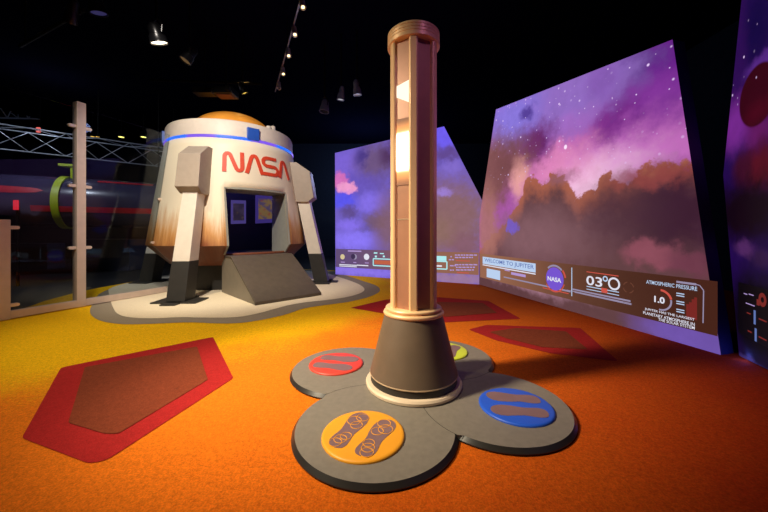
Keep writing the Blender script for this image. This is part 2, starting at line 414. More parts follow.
strip = band(W1, 'instrument_strip', .03, L1-.02, .15, .6, strip_material('strip brown', (150, 102, 78), (70, 36, 26), .2, 3.3))
E = {'ice': emit('ice blue graphics', (186, 208, 238)), 'white': emit('white graphics', (226, 226, 240)), 'grey': emit('grey graphics', (150, 140, 168)),
     'red': emit('red graphics', (206, 84, 72)), 'dim_red': emit('dim red graphics', (120, 40, 36)), 'purple': emit('purple graphics', (118, 84, 206)),
     'blue_text': emit('blue lettering', (96, 116, 176)), 'lilac': emit('lilac graphics', (178, 150, 210)), 'cyan': emit('cyan graphics', (176, 236, 240)),
     'orange': emit('orange graphics', (190, 96, 70)), 'brown': emit('faint brown graphics', (104, 62, 48)), 'sand': emit('sand planet', (214, 196, 150))}
def R(W, name, rects, m, k=.008, parent=None):
    for r in rects:
        mb = MB(); W.rect(mb, *r, k); mb.build(name, m, parent)
R(W1, 'title_bar', [(483, 536, 256.6, 263.6)], E['ice'], .007, strip)
R(W1, 'title_rule', [(483, 536, 264.3, 265.2)], E['white'], .007, strip)
W1.text('title_lettering', 'WELCOME TO JUPITER', 485, 262.6, .085, E['blue_text'], strip, x1=534.5, bold=.01)
R(W1, 'picture_block', [(487, 500.5, 268.3, 277)], E['ice'], .007, strip)
R(W1, 'small_bar', [(505, 510, 269.5, 270.5), (511.5, 526, 272, 274.5)], E['lilac'], .007, strip)
R(W1, 'rule', [(504, 571, 276.3, 277.5)], E['grey'], .007, strip)
mb = MB(); W1.ring(mb, 555, 278.8, 0, .155, 0, 2*pi, .008); W1_disc = mb.build('round_emblem', E['purple'], strip)
mb = MB(); W1.ring(mb, 555, 278.8, .165, .18, -2.6, -.3, .008); mb.build('emblem_red_arc', E['red'], strip); mb = MB(); W1.ring(mb, 555, 278.8, .175, .2, .2, .75, .008); mb.build('emblem_red_arc', E['red'], strip)
mb = MB(); W1.ring(mb, 555, 278.8, .165, .19, .8, 2.3, .008); mb.build('emblem_grey_arc', E['grey'], strip)
W1.text('emblem_lettering', 'NASA', 548.3, 280.3, .06, E['white'], strip, x1=562, k=.012, bold=.03)
R(W1, 'red_rule', [(543, 569, 287.3, 288.1)], E['red'], .007, strip)
mb = MB(); u, _ = W1.uz(572.3, 270)
mb.add([W1.P(u-.006, .2, .008), W1.P(u+.006, .2, .008), W1.P(u+.006, .56, .008), W1.P(u-.006, .56, .008)], [(0, 1, 2, 3)]); mb.build('divider', E['ice'], strip)
R(W1, 'scale_bars', [(567, 623, 289.6, 290.2), (573, 631, 288.4, 289.8), (573, 632, 290.6, 291.2), (575, 632, 291.8, 292.6)], E['grey'], .007, strip)
W1.text('temperature_lettering', '03', 587, 284.5, .11, E['white'], strip, x1=603, bold=.012)
mb = MB(); W1.ring(mb, 605.8, 278.8, .018, .032, 0, 2*pi, .008); mb.build('degree_sign', E['ice'], strip)
mb = MB(); W1.ring(mb, 614.5, 283.8, .05, .07, 0, 2*pi, .008); mb.build('dial', E['white'], strip)
R(W1, 'red_rule', [(587, 619, 271.3, 272.1)], E['red'], .007, strip)
R(W1, 'double_rule', [(587, 619.5, 285.8, 286.6), (587, 619.5, 288.6, 289.3)], E['ice'], .007, strip)
R(W1, 'red_marker', [(602, 608, 287.6, 292.2)], E['red'], .009, strip)
mb = MB()
for a in (0, 1.57, 3.14, 4.71): mb = MB(); W1.ring(mb, 629, 287.5, .05, .06, a+.2, a+1.2, .008); mb.build('faint_dial_arc', E['brown'], strip)
W1.text('pressure_heading', 'ATMOSPHERIC PRESSURE', 647, 283.5, .036, E['ice'], strip, x1=698, bold=.01)
W1.text('pressure_value', '1.0', 655, 302, .062, E['white'], strip, x1=665.5, bold=.03)
mb = MB(); W1.ring(mb, 661, 300, .085, .105, .25, 1.55, .008); mb.build('red_gauge_arc', E['red'], strip)
mb = MB(); W1.ring(mb, 661, 300, .085, .1, -1.7, .2, .008); mb.build('grey_gauge_arc', E['grey'], strip)
R(W1, 'reading_rows', [(677, 685, y, y+1) for y in (292.5, 294.8, 300.5, 302.8, 308.5, 310.8)], E['ice'], .008, strip)
mb = MB()
for x, t in ((688.5, .37), (691.3, .39), (694, .42), (696.6, .44)):
    u, _ = W1.uz(x, 300); mb = MB(); mb.add([W1.P(u-.012, .245, .008), W1.P(u+.008, .245, .008), W1.P(u+.008, t, .008), W1.P(u-.012, t, .008)], [(0, 1, 2, 3)]); mb.build('chart_bar', E['dim_red'], strip)
mb = MB()
def seg(W, mb, a, b, w, k=.008):
    a = Vector((a[0], a[1])); b = Vector((b[0], b[1])); d = (b-a).normalized(); p = Vector((-d.y, d.x))*w
    mb.add([W.P(*(a+p), k), W.P(*(b+p), k), W.P(*(b-p), k), W.P(*(a-p), k)], [(0, 1, 2, 3)])
pts = [W1.uz(*p) for p in ((697, 284.4), (700.5, 285.5), (704.3, 290.5), (703.7, 323))]
for a, b in zip(pts, pts[1:]): seg(W1, mb, a, b, .004)
seg(W1, mb, W1.uz(677, 281.7), W1.uz(697, 284.4), .009); mb.build('bracket', E['grey'], strip)
for i, (t, x0, x1, y) in enumerate((('JUPITER HAS THE LARGEST', 645.5, 695.5, 313.5-3.2), ('PLANETARY ATMOSPHERE IN', 644, 695.5, 313.8), ('THE SOLAR SYSTEM', 659, 695.5, 320.6))):
    W1.text('caption_line', t, x0, y, .028, E['white'], strip, x1=x1, bold=.01)

# --- far screen behind the pillar
A2 = at_z(335.5, 274.6); B2 = at_z(479.5, 284.7)
W2 = Wall('projection_screen', A2, B2, [(335.5, 274.6), (479.3, 284.6), (479.3, 222), (482.5, 201), (444, 126.4), (335, 153)], 'far projection screen behind the pillar, blue violet clouds and one pink streak')
W_X[W2.root.name] = 400
W2.slab(image_material('projected violet clouds', W2, (112, 94, 196), [
    ('blob', 345, 165, 18, 14, (126, 100, 214), .7, .9),
    ('blob', 376, 162, 20, 20, (110, 84, 120), .7, .9),
    ('blob', 361, 157, 6, 9, (66, 50, 130), .8, .8),
    ('blob', 388, 156, 8, 10, (76, 44, 86), .8, .8),
    ('blob', 352, 184, 28, 10, (104, 84, 186), .7, .8),
    ('blob', 340, 181, 8, 9, (214, 112, 188), .3, 1.0),
    ('blob', 347, 188, 10, 6, (240, 156, 206), .25, 1.0),
    ('blob', 342, 201, 14, 8, (88, 84, 240), .6, .95),
    ('blob', 372, 203, 14, 10, (134, 112, 234), .6, .9),
    ('blob', 349, 212, 9, 5, (92, 72, 138), .6, .9),
    ('blob', 375, 222, 12, 8, (112, 86, 118), .6, .95),
    ('blob', 362, 228, 8, 4, (98, 80, 150), .7, .9),
    ('blob', 350, 225, 12, 5, (136, 112, 240), .7, .9),
    ('blob', 354, 240, 22, 9, (138, 118, 246), .6, 1.0),
    ('blob', 388, 225, 14, 30, (128, 94, 108), .7, .9),
    ('blob', 445, 220, 50, 40, (140, 102, 108), .6, 1.0),
    ('blob', 445, 136, 20, 14, (112, 94, 240), .6, 1.0),
    ('blob', 446, 154, 14, 7, (98, 72, 140), .7, .9),
    ('blob', 452, 168, 10, 8, (132, 108, 204), .6, .9),
    ('blob', 443, 193, 8, 4, (158, 128, 214), .7, .9),
    ('blob', 464, 245, 16, 12, (136, 94, 108), .7, .9),
    ('blob', 440, 230, 12, 14, (146, 112, 96), .8, .6),
    ('blob', 455, 279, 40, 6, (160, 124, 156), .7, .9),
    ('blob', 360, 271, 40, 5, (138, 116, 232), .7, 1.0),
    ], warp=.09, wscale=2.2))
L2 = W2.uz(479.3, 284.6)[0]
strip2 = band(W2, 'instrument_strip', .01, L2-.01, .185, .615, strip_material('strip mauve brown', (96, 74, 116), (146, 100, 82), .3, 2.6))
for x, m in ((342.7, 'sand'), (354.8, 'grey'), (366.7, 'white')):
    mb = MB(); W2.ring(mb, x, 256.8, 0, .062 if m != 'white' else .07, 0, 2*pi, .008); mb.build('planet_icon', E[m], strip2)
mb = MB(); W2.ring(mb, 353.4, 256.5, 0, .06, 0, 2*pi, .012); mb.build('planet_night_side', emit('dark planet side', (58, 44, 78)), strip2)
R(W2, 'heading_bar', [(348, 361.5, 250.3, 251.5)], E['lilac'], .008, strip2)
R(W2, 'icon_captions', [(341, 345, 261.6, 262.4), (353.5, 356.5, 262, 262.8), (365, 369, 262.4, 263.2)], E['lilac'], .008, strip2)
R(W2, 'caption_lines', [(339.5, 357, 264, 264.9), (339.5, 357, 265.5, 266.3), (357, 368.5, 264.6, 265.6)], E['white'], .008, strip2)
R(W2, 'small_readings', [(374, 377.5, 252.2, 253.6), (380, 384, 253, 254), (375, 377, 255.5, 257.4), (383, 385, 255.5, 257.2)], E['cyan'], .008, strip2)
mb = MB()
cx_ = [W2.uz(373.4, 258.6), (W2.uz(447, 261)[0], W2.uz(373.4, 258.6)[1]), (W2.uz(447, 261)[0], W2.uz(373.4, 265.4)[1]), W2.uz(373.4, 265.4)]
for a, b in zip(cx_, cx_[1:]+cx_[:1]): seg(W2, mb, a, b, .012)
mb.build('outlined_box', E['cyan'], strip2)
R(W2, 'box_fill', [(374.4, 430, 260, 264)], E['orange'], .007, strip2)
R(W2, 'cyan_bar', [(430, 446.5, 255.6, 260.2)], E['cyan'], .008, strip2)
R(W2, 'box_reading', [(436.8, 442, 265, 266.6)], E['white'], .009, strip2)
for x0, x1, y in ((450.5, 452, 256), (455, 477, 254.4), (455, 473, 256.8), (449, 454, 259), (450, 456, 265), (455, 478, 264), (456, 475, 266.6), (450, 454, 269.4), (456, 474, 269.2)):
    x = x0; rows = MB()
    while x < x1:
        w = random.uniform(1.6, 4.2); W2.rect(rows, x, min(x+w, x1), y, y+1.2, .008); x += w+.7
    rows.build('caption_row', E['lilac'], strip2)
R(W2, 'red_rows', [(456, 470, 260.2, 260.9), (457, 469, 272, 272.8)], E['red'], .008, strip2)

# --- nearest screen at the right edge of the view
A3 = at_z(739, 355.7); B3 = at_z(768, 375)
d3 = (B3-A3).normalized(); B3f = A3+d3*2.2
W3 = Wall('projection_screen', A3, B3f, [(739, 355.7), (2.2, 0.0), (2.2, 3.6), (.0, 3.6), (741.5, 0), (723.2, 175)], 'nearest projection screen at the right, dark red planet over dim purple clouds')
W3.pts[3] = (W3.uz(743.5, 0)[0]+.06, 3.3); W3.pts[2] = (2.2, 3.7)
W_X[W3.root.name] = 750
W3.slab(image_material('projected planet night', W3, (34, 10, 74), [
    ('blob', 757, 25, 16, 34, (16, 6, 62), .7, .9),
    ('blob', 738, 60, 8, 60, (44, 12, 80), .7, .9),
    ('blob', 735, 125, 16, 24, (116, 40, 140), .7, .95),
    ('blob', 762, 62, 16, 8, (92, 44, 140), .7, .8),
    ('blob', 760, 130, 14, 14, (104, 26, 96), .8, .8),
    ('blob', 760, 168, 22, 24, (84, 14, 28), .6, .95),
    ('blob', 742, 170, 9, 16, (58, 12, 36), .7, .9),
    ('disc', 757, 95.5, 19, 30, (52, 4, 20), .05, 1.0),
    ('blob', 758, 112, 12, 10, (78, 6, 28), .9, .6),
    ('blob', 745, 212, 40, 30, (18, 5, 18), .6, 1.0),
    ('blob', 744, 248, 9, 8, (84, 42, 98), .6, .8),
    ('blob', 762, 258, 12, 9, (52, 26, 66), .6, .8),
    ('blob', 756, 320, 30, 50, (9, 5, 12), .5, 1.0),
    ('blob', 755, 366, 18, 5, (64, 50, 112), .6, .9),
    ('stars', 11, 60, 150),
    ], warp=.04, wscale=3, fwarp=.12))
s3 = band(W3, 'instrument_strip', .0, 2.15, .19, .6, strip_material('strip black', (10, 6, 12), (14, 6, 12), 0, 2))
R(W3, 'white_marks', [(745, 748.5, 293, 293.9), (750, 755, 293.6, 294.5), (747, 756, 302.5, 303.4)], E['lilac'], .007, s3)
R(W3, 'cyan_marks', [(755, 757, 310, 324), (756, 758, 328, 341)], E['blue_text'], .007, s3)
R(W3, 'red_marks', [(758, 761, 299, 305), (748, 752, 312, 313.2), (749, 753, 330, 331.4), (760, 768, 318, 319.4), (760, 768, 336, 337.4)], E['dim_red'], .007, s3)
mb = MB(); W3.ring(mb, 764, 300, .02, .05, 0, 2*pi, .008); mb.build('red_dial', E['dim_red'], s3)

# ---------------------------------------------------------------- pillar
PX, PY = .19, 2.073
pil = thing('interactive_pillar', (PX, PY, .035), 'tall bronze hexagonal pillar on a dark cone, standing amid four round pads', 'pillar')
MB().lathe([(.288, .035), (.304, .04), (.306, .055), (.298, .066), (.272, .068)], (PX, PY, 0), 96).build('base_ring', M['cream_ring'], pil, True)
cone = MB().lathe([(.276, .06), (.272, .112), (.268, .114)], (PX, PY, 0), 96).build('cone_foot', M['boot'], pil, True)
MB().lathe([(.2785, .108), (.2805, .112), (.2785, .117)], (PX, PY, 0), 96).build('cone_seam', M['seam'], pil, True)
MB().lathe([(.279, .115), (.185, .48), (.17, .482)], (PX, PY, 0), 96).build('cone', M['cone'], pil, True)
def torus_prof(R, z, a, n=10): return [(R+a*cos(t), z+a*sin(t)) for t in [-pi/2+pi*i/n for i in range(n+1)]]
MB().lathe([(.16, .478)]+torus_prof(.18, .492, .014)+torus_prof(.168, .518, .012)+[(.15, .532)], (PX, PY, 0), 96).build('collar', M['bronze'], pil, True)
ca = atan2(-PY, -PX)
def hexdir(a): return Vector((cos(a), sin(a), 0))
P0 = Vector((PX, PY, 0))
Z0, Z1 = .525, 2.185
for k in range(6):
    a = ca+k*pi/3; e = hexdir(a); t = Vector((-e.y, e.x, 0))
    prof = [(-.027, .122), (-.027, .146), (-.0195, .156), (.0195, .156), (.027, .146), (.027, .122)]
    MB().loft([[P0+e*r+t*w+Vector((0, 0, z)) for w, r in prof] for z in (Z0, Z1)]).build('corner_bar', M['bronze'], pil, bevel=.003)
disp_w = emit('white display', (255, 240, 214), 1.3)
disp_glow = bpy.data.materials.new('lamp window with painted halo'); disp_glow.use_nodes = True
g = NT(disp_glow); b = disp_glow.node_tree.nodes['Principled BSDF']
b.inputs['Base Color'].default_value = lin((150, 104, 78))+(1,); b.inputs['Roughness'].default_value = .6; _z = g.sep(g.new('ShaderNodeTexCoord').outputs['Object'])[2]        # object space starts at the pillar's foot
_d = g.m('ABSOLUTE', g.m('SUBTRACT', _z, 1.495-.035))
g.put(b.inputs['Emission Color'], g.mix(g.step(_d, .08, .14), (1, .88, .7, 1), (1, .36, .08, 1)))
g.put(b.inputs['Emission Strength'], g.m('ADD', g.m('MULTIPLY', g.step(_d, .128, .105), 4.0), g.m('MULTIPLY', g.step(_d, .205, .11), 1.3)))  # orange ends paint the lamp's glow on the panel as emission
disp_lilac = emit('lilac display', (136, 74, 128), .8)
for k in range(6):
    a = ca+pi/6+k*pi/3; e = hexdir(a); t = Vector((-e.y, e.x, 0)); ap = .128
    mb = MB().box(P0+e*(ap-.008)+Vector((0, 0, (Z0+Z1)/2)), (.112, .016, Z1-Z0), (t, e, Vector((0, 0, 1))))
    pan = mb.build('wall_panel', M['bronze_panel'], pil)
    def q(w, z, d=.0015): return P0+e*(ap+d)+t*w+Vector((0, 0, z))
    if k == 5:      # facing left of the viewer: white shape, glowing window with painted halo, seam
        MB().loft([[q(w, z, d) for w, z in ((-.05, 1.905), (.05, 1.925), (.05, 1.785), (-.05, 1.84))] for d in (0, .003)]).build('white_display', disp_w, pan)
        MB().loft([[q(w, z, d) for w, z in ((.052, 1.70), (-.05, 1.70), (-.05, 1.29), (.052, 1.29))] for d in (0, .003)]).build('lamp_window_halo', disp_glow, pan)
        MB().loft([[q(w, z, d) for w, z in ((.05, 1.085), (-.05, 1.085), (-.05, 1.08), (.05, 1.08))] for d in (0, .003)]).build('panel_seam', M['seam'], pan)
    if k == 1:
        MB().loft([[q(w, z, d) for w, z in ((-.04, .75), (.04, .75), (.04, 1.79), (-.04, 1.79))] for d in (0, .003)]).build('lilac_display', disp_lilac, pan)
MB().lathe([(.13, 2.175), (.162, 2.18), (.166, 2.184), (.166, 2.205), (.1635, 2.207), (.1635, 2.21), (.166, 2.212), (.166, 2.224), (.1635, 2.226), (.1635, 2.229), (.166, 2.231), (.166, 2.244), (.1635, 2.246), (.1635, 2.249), (.166, 2.251), (.166, 2.262), (.162, 2.267), (.12, 2.268)], (PX, PY, 0), 96).build('cap', M['bronze'], pil, True)

# ---------------------------------------------------------------- four floor pads
RP, OFF, RB, OB, PHI = .412, .497, .197, .613, -2.061
cent = {k: Vector((PX+OFF*cos(PHI+i*pi/2), PY+OFF*sin(PHI+i*pi/2), 0)) for i, k in enumerate(('orange', 'blue', 'green', 'red'))}
over = {'red': 'orange', 'orange': 'blue', 'blue': 'green', 'green': 'red'}   # the neighbour whose full circle cuts this pad
under = {'orange': 'red', 'blue': 'orange', 'green': 'blue', 'red': 'green'}
over = {'red': 'orange', 'orange': 'blue', 'blue': 'green', 'green': 'red'}
def pad_outline(k, grow=0.0):
    c = cent[k]; o = cent[over[k]]; un = cent[under[k]]; R = RP; R2 = RP+.0025
    d = (o-c); dl = d.length; base = atan2(d.y, d.x)
    x = (R*R-R2*R2+dl*dl)/(2*dl); half = math.acos(max(-1, min(1, x/R)))
    pts = []
    for i in range(201):
        e = hexdir(base+half+(2*pi-2*half)*i/200); f = min(1, max(0, ((c+R*e-un).length-RP+.004)/.02))   # no bevel along the seam
        pts.append(c+(R+grow*f)*e)
    p0 = pts[-1]-o; p1 = pts[0]-o; a0 = atan2(p0.y, p0.x); a1 = atan2(p1.y, p1.x)
    while a1 > a0: a1 -= 2*pi
    if a0-a1 > pi: a1 += 2*pi
    pts += [o+R2*hexdir(a0+(a1-a0)*i/48) for i in range(1, 48)]
    return pts
pc = {'orange': (244, 166, 38), 'blue': (36, 92, 220), 'green': (206, 220, 60), 'red': (222, 70, 56)}
plabel = {'orange': 'charcoal round floor pad with orange button and detailed shoe prints, nearest the viewer',
          'blue': 'charcoal round floor pad with blue button, right of the pillar',
          'green': 'charcoal round floor pad with lime green button, mostly hidden behind the pillar cone',
          'red': 'charcoal round floor pad with red button, left of the pillar'}
def sole(fw, sgn):                              # shoe sole outline, toe towards +y, unit length
    pts = [(-.10, -.5), (.06, -.5), (.145, -.43), (.155, -.28), (.12, -.1), (.15, .08), (.19, .25), (.165, .41), (.07, .5), (-.05, .49), (-.15, .40), (-.185, .24), (-.17, .06), (-.13, -.12), (-.16, -.28), (-.165, -.42)]
    return smooth_poly([(x*sgn, y) for x, y in pts], 2)
for k in ('orange', 'blue', 'green', 'red'):
    c = cent[k]
    pad = thing('floor_pad', c, plabel[k], 'floor pad', 'round step pads around the pillar')
    ring = lambda gr, z: [Vector((p.x, p.y, z)) for p in pad_outline(k, gr)]
    # the outline pulled towards the pad's middle for the bevelled rim
    lower = ring(0, .0115); mid = ring(0, .016); top = ring(-.016, .035)
    MB().loft([lower, mid, top], 0, False).build('rim', M['pad_edge'], pad)
    MB().add([p for p in top], [list(range(len(top)))]).build('pad_top', M['pad'], pad)
    i = ('orange', 'blue', 'green', 'red').index(k)
    bc = Vector((PX+OB*cos(PHI+i*pi/2), PY+OB*sin(PHI+i*pi/2), 0))
    btn = MB().lathe([(RB-.001, .034), (RB, .037), (RB-.001, .042), (RB-.006, .0465), (RB-.015, .048), (.001, .0485)], bc, 96).build('button', mat(k+' button enamel', pc[k], .45, var=.03), pad, True)
    out = (bc-P0).normalized(); side = Vector((-out.y, out.x, 0))
    fwd, acr = -out, side
    if k == 'orange':   # toes point away up to the right
        fwd = Vector((.42, .907, 0)).normalized(); acr = Vector((fwd.y, -fwd.x, 0))
    elif k in ('blue', 'red'):
        fwd = Vector((-1.0, .16, 0)).normalized() if k == 'blue' else Vector((1, -.22, 0)).normalized(); acr = Vector((fwd.y, -fwd.x, 0))
    Lh = .295
    for sgn in (-1, 1):
        o2 = bc+acr*(.072*sgn)+fwd*(.0)
        S = [o2+acr*(x*Lh)+fwd*(y*Lh) for x, y in sole(1, sgn)]
        pr = MB().loft([[p+Vector((0, 0, z)) for p in S] for z in (.0478, .0495)])
        if k == 'orange':
            for (yy, xx, rr) in ((.36, -.04, .11), (.22, .05, .12), (.12, -.05, .1), (-.3, 0, .1), (-.4, .03, .1), (-.2, -.04, .09)):
                cc_ = o2+acr*(xx*sgn*Lh)+fwd*(yy*Lh)
                pr.tube([cc_+Vector((rr*Lh*cos(a), rr*Lh*sin(a), .0495)) for a in [2*pi*j/24 for j in range(24)]], .0018, 5, mi=1, closed=True)
        pr.build('shoe_print', [M['print'], bpy.data.materials['orange button enamel']], btn)

# ---------------------------------------------------------------- space capsule
UU = Vector((.697, -.717, 0)); WW = Vector((.717, .697, 0)); UP = Vector((0, 0, 1))
pod = thing('space_capsule', C, 'white scorched lunar lander capsule with red lettering and blue light band, beside the glass', 'space capsule')
def rad(z):
    if z < .79: return 1.06+(z-.45)/.34*.35
    if z <= 2.6: return 1.41-(z-.79)/1.81*.275
    return 1.135
def body_mat():
    m = bpy.data.materials.new('scorched white hull'); m.use_nodes = True; g = NT(m); b = m.node_tree.nodes['Principled BSDF']
    uvn = g.new('ShaderNodeUVMap'); uvn.uv_map = 'UVMap'; a, z, _ = g.sep(uvn.outputs[0])
    st = g.noise(g.xyz(g.m('MULTIPLY', a, 9.0), g.m('MULTIPLY', z, .9)), 1.0, 6, .62).outputs['Fac']
    st2 = g.noise(g.xyz(g.m('MULTIPLY', a, 2.2), g.m('MULTIPLY', z, .5)), 1.0, 3, .5).outputs['Fac']
    fine = g.noise(g.xyz(g.m('MULTIPLY', a, 40.0), g.m('MULTIPLY', z, 2.5)), 1.0, 4, .6).outputs['Fac']
    h = g.m('ADD', z, g.m('MULTIPLY', g.m('SUBTRACT', .5, st), .9)); h = g.m('ADD', h, g.m('MULTIPLY', g.m('SUBTRACT', .5, st2), 1.0))
    h = g.m('ADD', h, g.m('MULTIPLY', g.m('SUBTRACT', .5, fine), .25))
    c = g.mix(g.step(h, 1.42, .95), lin((236, 223, 196))+(1,), lin((202, 146, 84))+(1,))
    c = g.mix(g.step(h, 1.08, .62), c, lin((132, 70, 30))+(1,))
    k = g.step(z, .80, .785); dk = g.mix(fine, lin((128, 70, 38))+(1,), lin((84, 44, 26))+(1,))
    c = g.mix(g.m('MULTIPLY', k, .85), c, dk)
    g.put(b.inputs['Base Color'], c); b.inputs['Roughness'].default_value = .5
    return m
M['hull'] = body_mat()
th0 = atan2(UU.y, UU.x)
DZ0, DZ1, HW = .64, 1.73, .53
zs = [.45, .55, DZ0, .72, .79, .8, .95, 1.15, 1.35, 1.55, DZ1, 1.85, 2.05, 2.25, 2.45, 2.6]
NC, ND = 90, 10
mb = MB(); rows = []
for z in zs:
    r = rad(z); ad = asin(HW/r); row = []
    for i in range(ND+1): row.append(-ad+2*ad*i/ND)
    for i in range(1, NC): row.append(ad+(2*pi-2*ad)*i/NC)
    rows.append([(th0+a, r, z) for a in row])
N = ND+NC
vs = [C+Vector((r*cos(a), r*sin(a), z)) for row in rows for a, r, z in row]
uvs = [((a-th0-pi), z) for row in rows for a, r, z in row]
fs = []
for j in range(len(zs)-1):
    for i in range(N):
        if i < ND and zs[j] >= DZ0-1e-6 and zs[j+1] <= DZ1+1e-6: continue
        k = (i+1) % N; fs.append((j*N+i, j*N+k, (j+1)*N+k, (j+1)*N+i))
mb.add(vs, fs, 0, uvs)
hull = mb.build('hull', M['hull'], pod, True)
sd = hull.modifiers.new('thickness', 'SOLIDIFY'); sd.thickness = .04; sd.offset = -1
# door tunnel: jambs and lintel running back from the opening
def door_pt(side, z): r = rad(z); ad = asin(HW/r)*side; return C+Vector((r*cos(th0+ad), r*sin(th0+ad), z))
zz = [DZ0, .79, .95, 1.15, 1.35, 1.55, DZ1]
path = [door_pt(-1, z) for z in zz]+[door_pt(-1+2*i/ND, DZ1) for i in range(1, ND)]+[door_pt(1, z) for z in reversed(zz)]
inner = []
for p in path:
    d = (p-C).dot(UU); inner.append(p-UU*(d-.62))
n = len(path)
mb = MB(); mb.add(path+inner, [(i, i+1, n+i+1, n+i) for i in range(n-1)])
jm = mb.build('door_jamb', M['jamb'], pod); sj = jm.modifiers.new('thickness', 'SOLIDIFY'); sj.thickness = .03; sj.offset = 0
# upper works
MB().lathe([(1.10, 2.6), (1.135, 2.62), (1.13, 2.84), (1.11, 2.885), (1.06, 2.905), (.5, 2.91)], C, 128).build('top_drum', M['drum'], pod, True)
led = bpy.data.materials.new('blue violet light band'); led.use_nodes = True; g = NT(led); b = led.node_tree.nodes['Principled BSDF']
gx, gy, gz = g.sep(g.new('ShaderNodeTexCoord').outputs['Object'])
an = g.m('ARCTAN2', gy, gx); f = g.step(g.m('SINE', g.m('MULTIPLY', an, 7.0)), -.2, .4)
g.put(b.inputs['Emission Color'], g.mix(f, lin((36, 110, 255))+(1,), lin((120, 80, 220))+(1,))); b.inputs['Emission Strength'].default_value = 1.2; b.inputs['Base Color'].default_value = (.01, .01, .02, 1)
MB().lathe([(1.12, 2.565), (1.147, 2.57), (1.152, 2.592), (1.147, 2.613), (1.12, 2.618)], C, 128).build('light_band', led, pod, True)
def dome_mat():
    m = mat('amber dome', (226, 150, 60), .3, var=.2, scale=3, coat=.4)
    b = m.node_tree.nodes['Principled BSDF']; b.inputs['Emission Color'].default_value = lin((240, 150, 40))+(1,); b.inputs['Emission Strength'].default_value = .25
    return m
MB().lathe([(.74*cos(t), 2.905+.43*sin(t)) for t in [pi/2*i/16 for i in range(17)]], C, 96).build('dome', dome_mat(), pod, True)
def cone_angle(x, Y_guess_r):                   # bearing at which a picture column meets the hull of that radius, near side
    d = Vector(((x-CX)/F, 1)).normalized(); c2 = Vector((C.x, C.y)); t = d.dot(c2); q = t*t-(c2.length_squared-Y_guess_r**2)
    p = d*(t-sqrt(max(q, 0))); return atan2(p.y-C.y, p.x-C.x)
for x, w in ((253, .2), (163.5, .2)):
    a = cone_angle(x, 1.14); e = hexdir(a); t = Vector((-e.y, e.x, 0))
    MB().box(C+e*1.145+UP*2.69, (w, .05, .21), (t, e, UP)).build('blue_tab', M['blue_tab'], pod, bevel=.006)
for x, h in ((271, .06), (275.5, .09)):
    a = cone_angle(x, 1.06); e = hexdir(a)
    MB().lathe([(.045, 0), (.045, h*.8), (.035, h), (.0, h)], C+e*1.0+UP*2.90, 16).build('vent_knob', M['drum'], pod, True)
# lettering, strokes wrapped on the hull
def stroke(pts, w, n=6):                        # rounded polyline -> dense centreline
    return pts
def arc(cx, cy, r, a0, a1, n=8): return [(cx+r*cos(a0+(a1-a0)*i/n), cy+r*sin(a0+(a1-a0)*i/n)) for i in range(n+1)]
D = pi/180
w = .17
lN = [(.085, 0), (.085, .70)]+[(.085, .76), (.105, .84), (.15, .895), (.215, .91), (.28, .89), (.325, .83), (.35, .76)]+[(.55, .24), (.575, .17), (.62, .11), (.68, .09), (.75, .105), (.795, .16), (.815, .24), (.815, .3), (.815, 1.0)]
lA = [(.07, 0), (.27, .74), (.30, .82), (.345, .885), (.42, .91), (.495, .885), (.54, .82), (.57, .74), (.77, 0)]
lS = [(.80, .915), (.26, .915)]+arc(.26, .705, .21, 90*D, 270*D, 10)+[(.62, .495)]+arc(.62, .29, .205, 90*D, -90*D, 10)+[(-.06, .085)]
a0, a1 = cone_angle(222.3, 1.2), cone_angle(288, 1.2)
tot = .90+.02+.84+.0+.90+.0+.84
def offset_poly(pts, w):
    P = []
    for i, p in enumerate(pts):
        a = Vector(pts[max(i-1, 0)]); b = Vector(pts[min(i+1, len(pts)-1)]); t = (b-a).normalized(); P.append((Vector(p), Vector((-t.y, t.x))*w/2))
    return P
def dense(pts, step=.06):
    q = [pts[0]]
    for a, b in zip(pts, pts[1:]):
        n = max(1, int((Vector(b)-Vector(a)).length/step))
        q += [(a[0]+(b[0]-a[0])*i/n, a[1]+(b[1]-a[1])*i/n) for i in range(1, n+1)]
    return q
LZ, LH = 2.0, .345
x0 = 0
for pts, adv in ((lN, .93), (lA, .80), (lS, .86), (lA, .84)):
    P = offset_poly(dense(pts), w); rings = []
    for p, o in P:
        ring_ = []
        for sgn, dep in ((1, .002), (1, .012), (-1, .012), (-1, .002)):
            q = p+o*sgn; s = (x0+q.x)/3.43; a = a0+(a1-a0)*s; z = LZ+LH*q.y
            ring_.append(C+hexdir(a)*(rad(z)+dep)+UP*z)
        rings.append(ring_)
    MB().loft(rings).build('letter', M['letter'], pod)
    x0 += adv
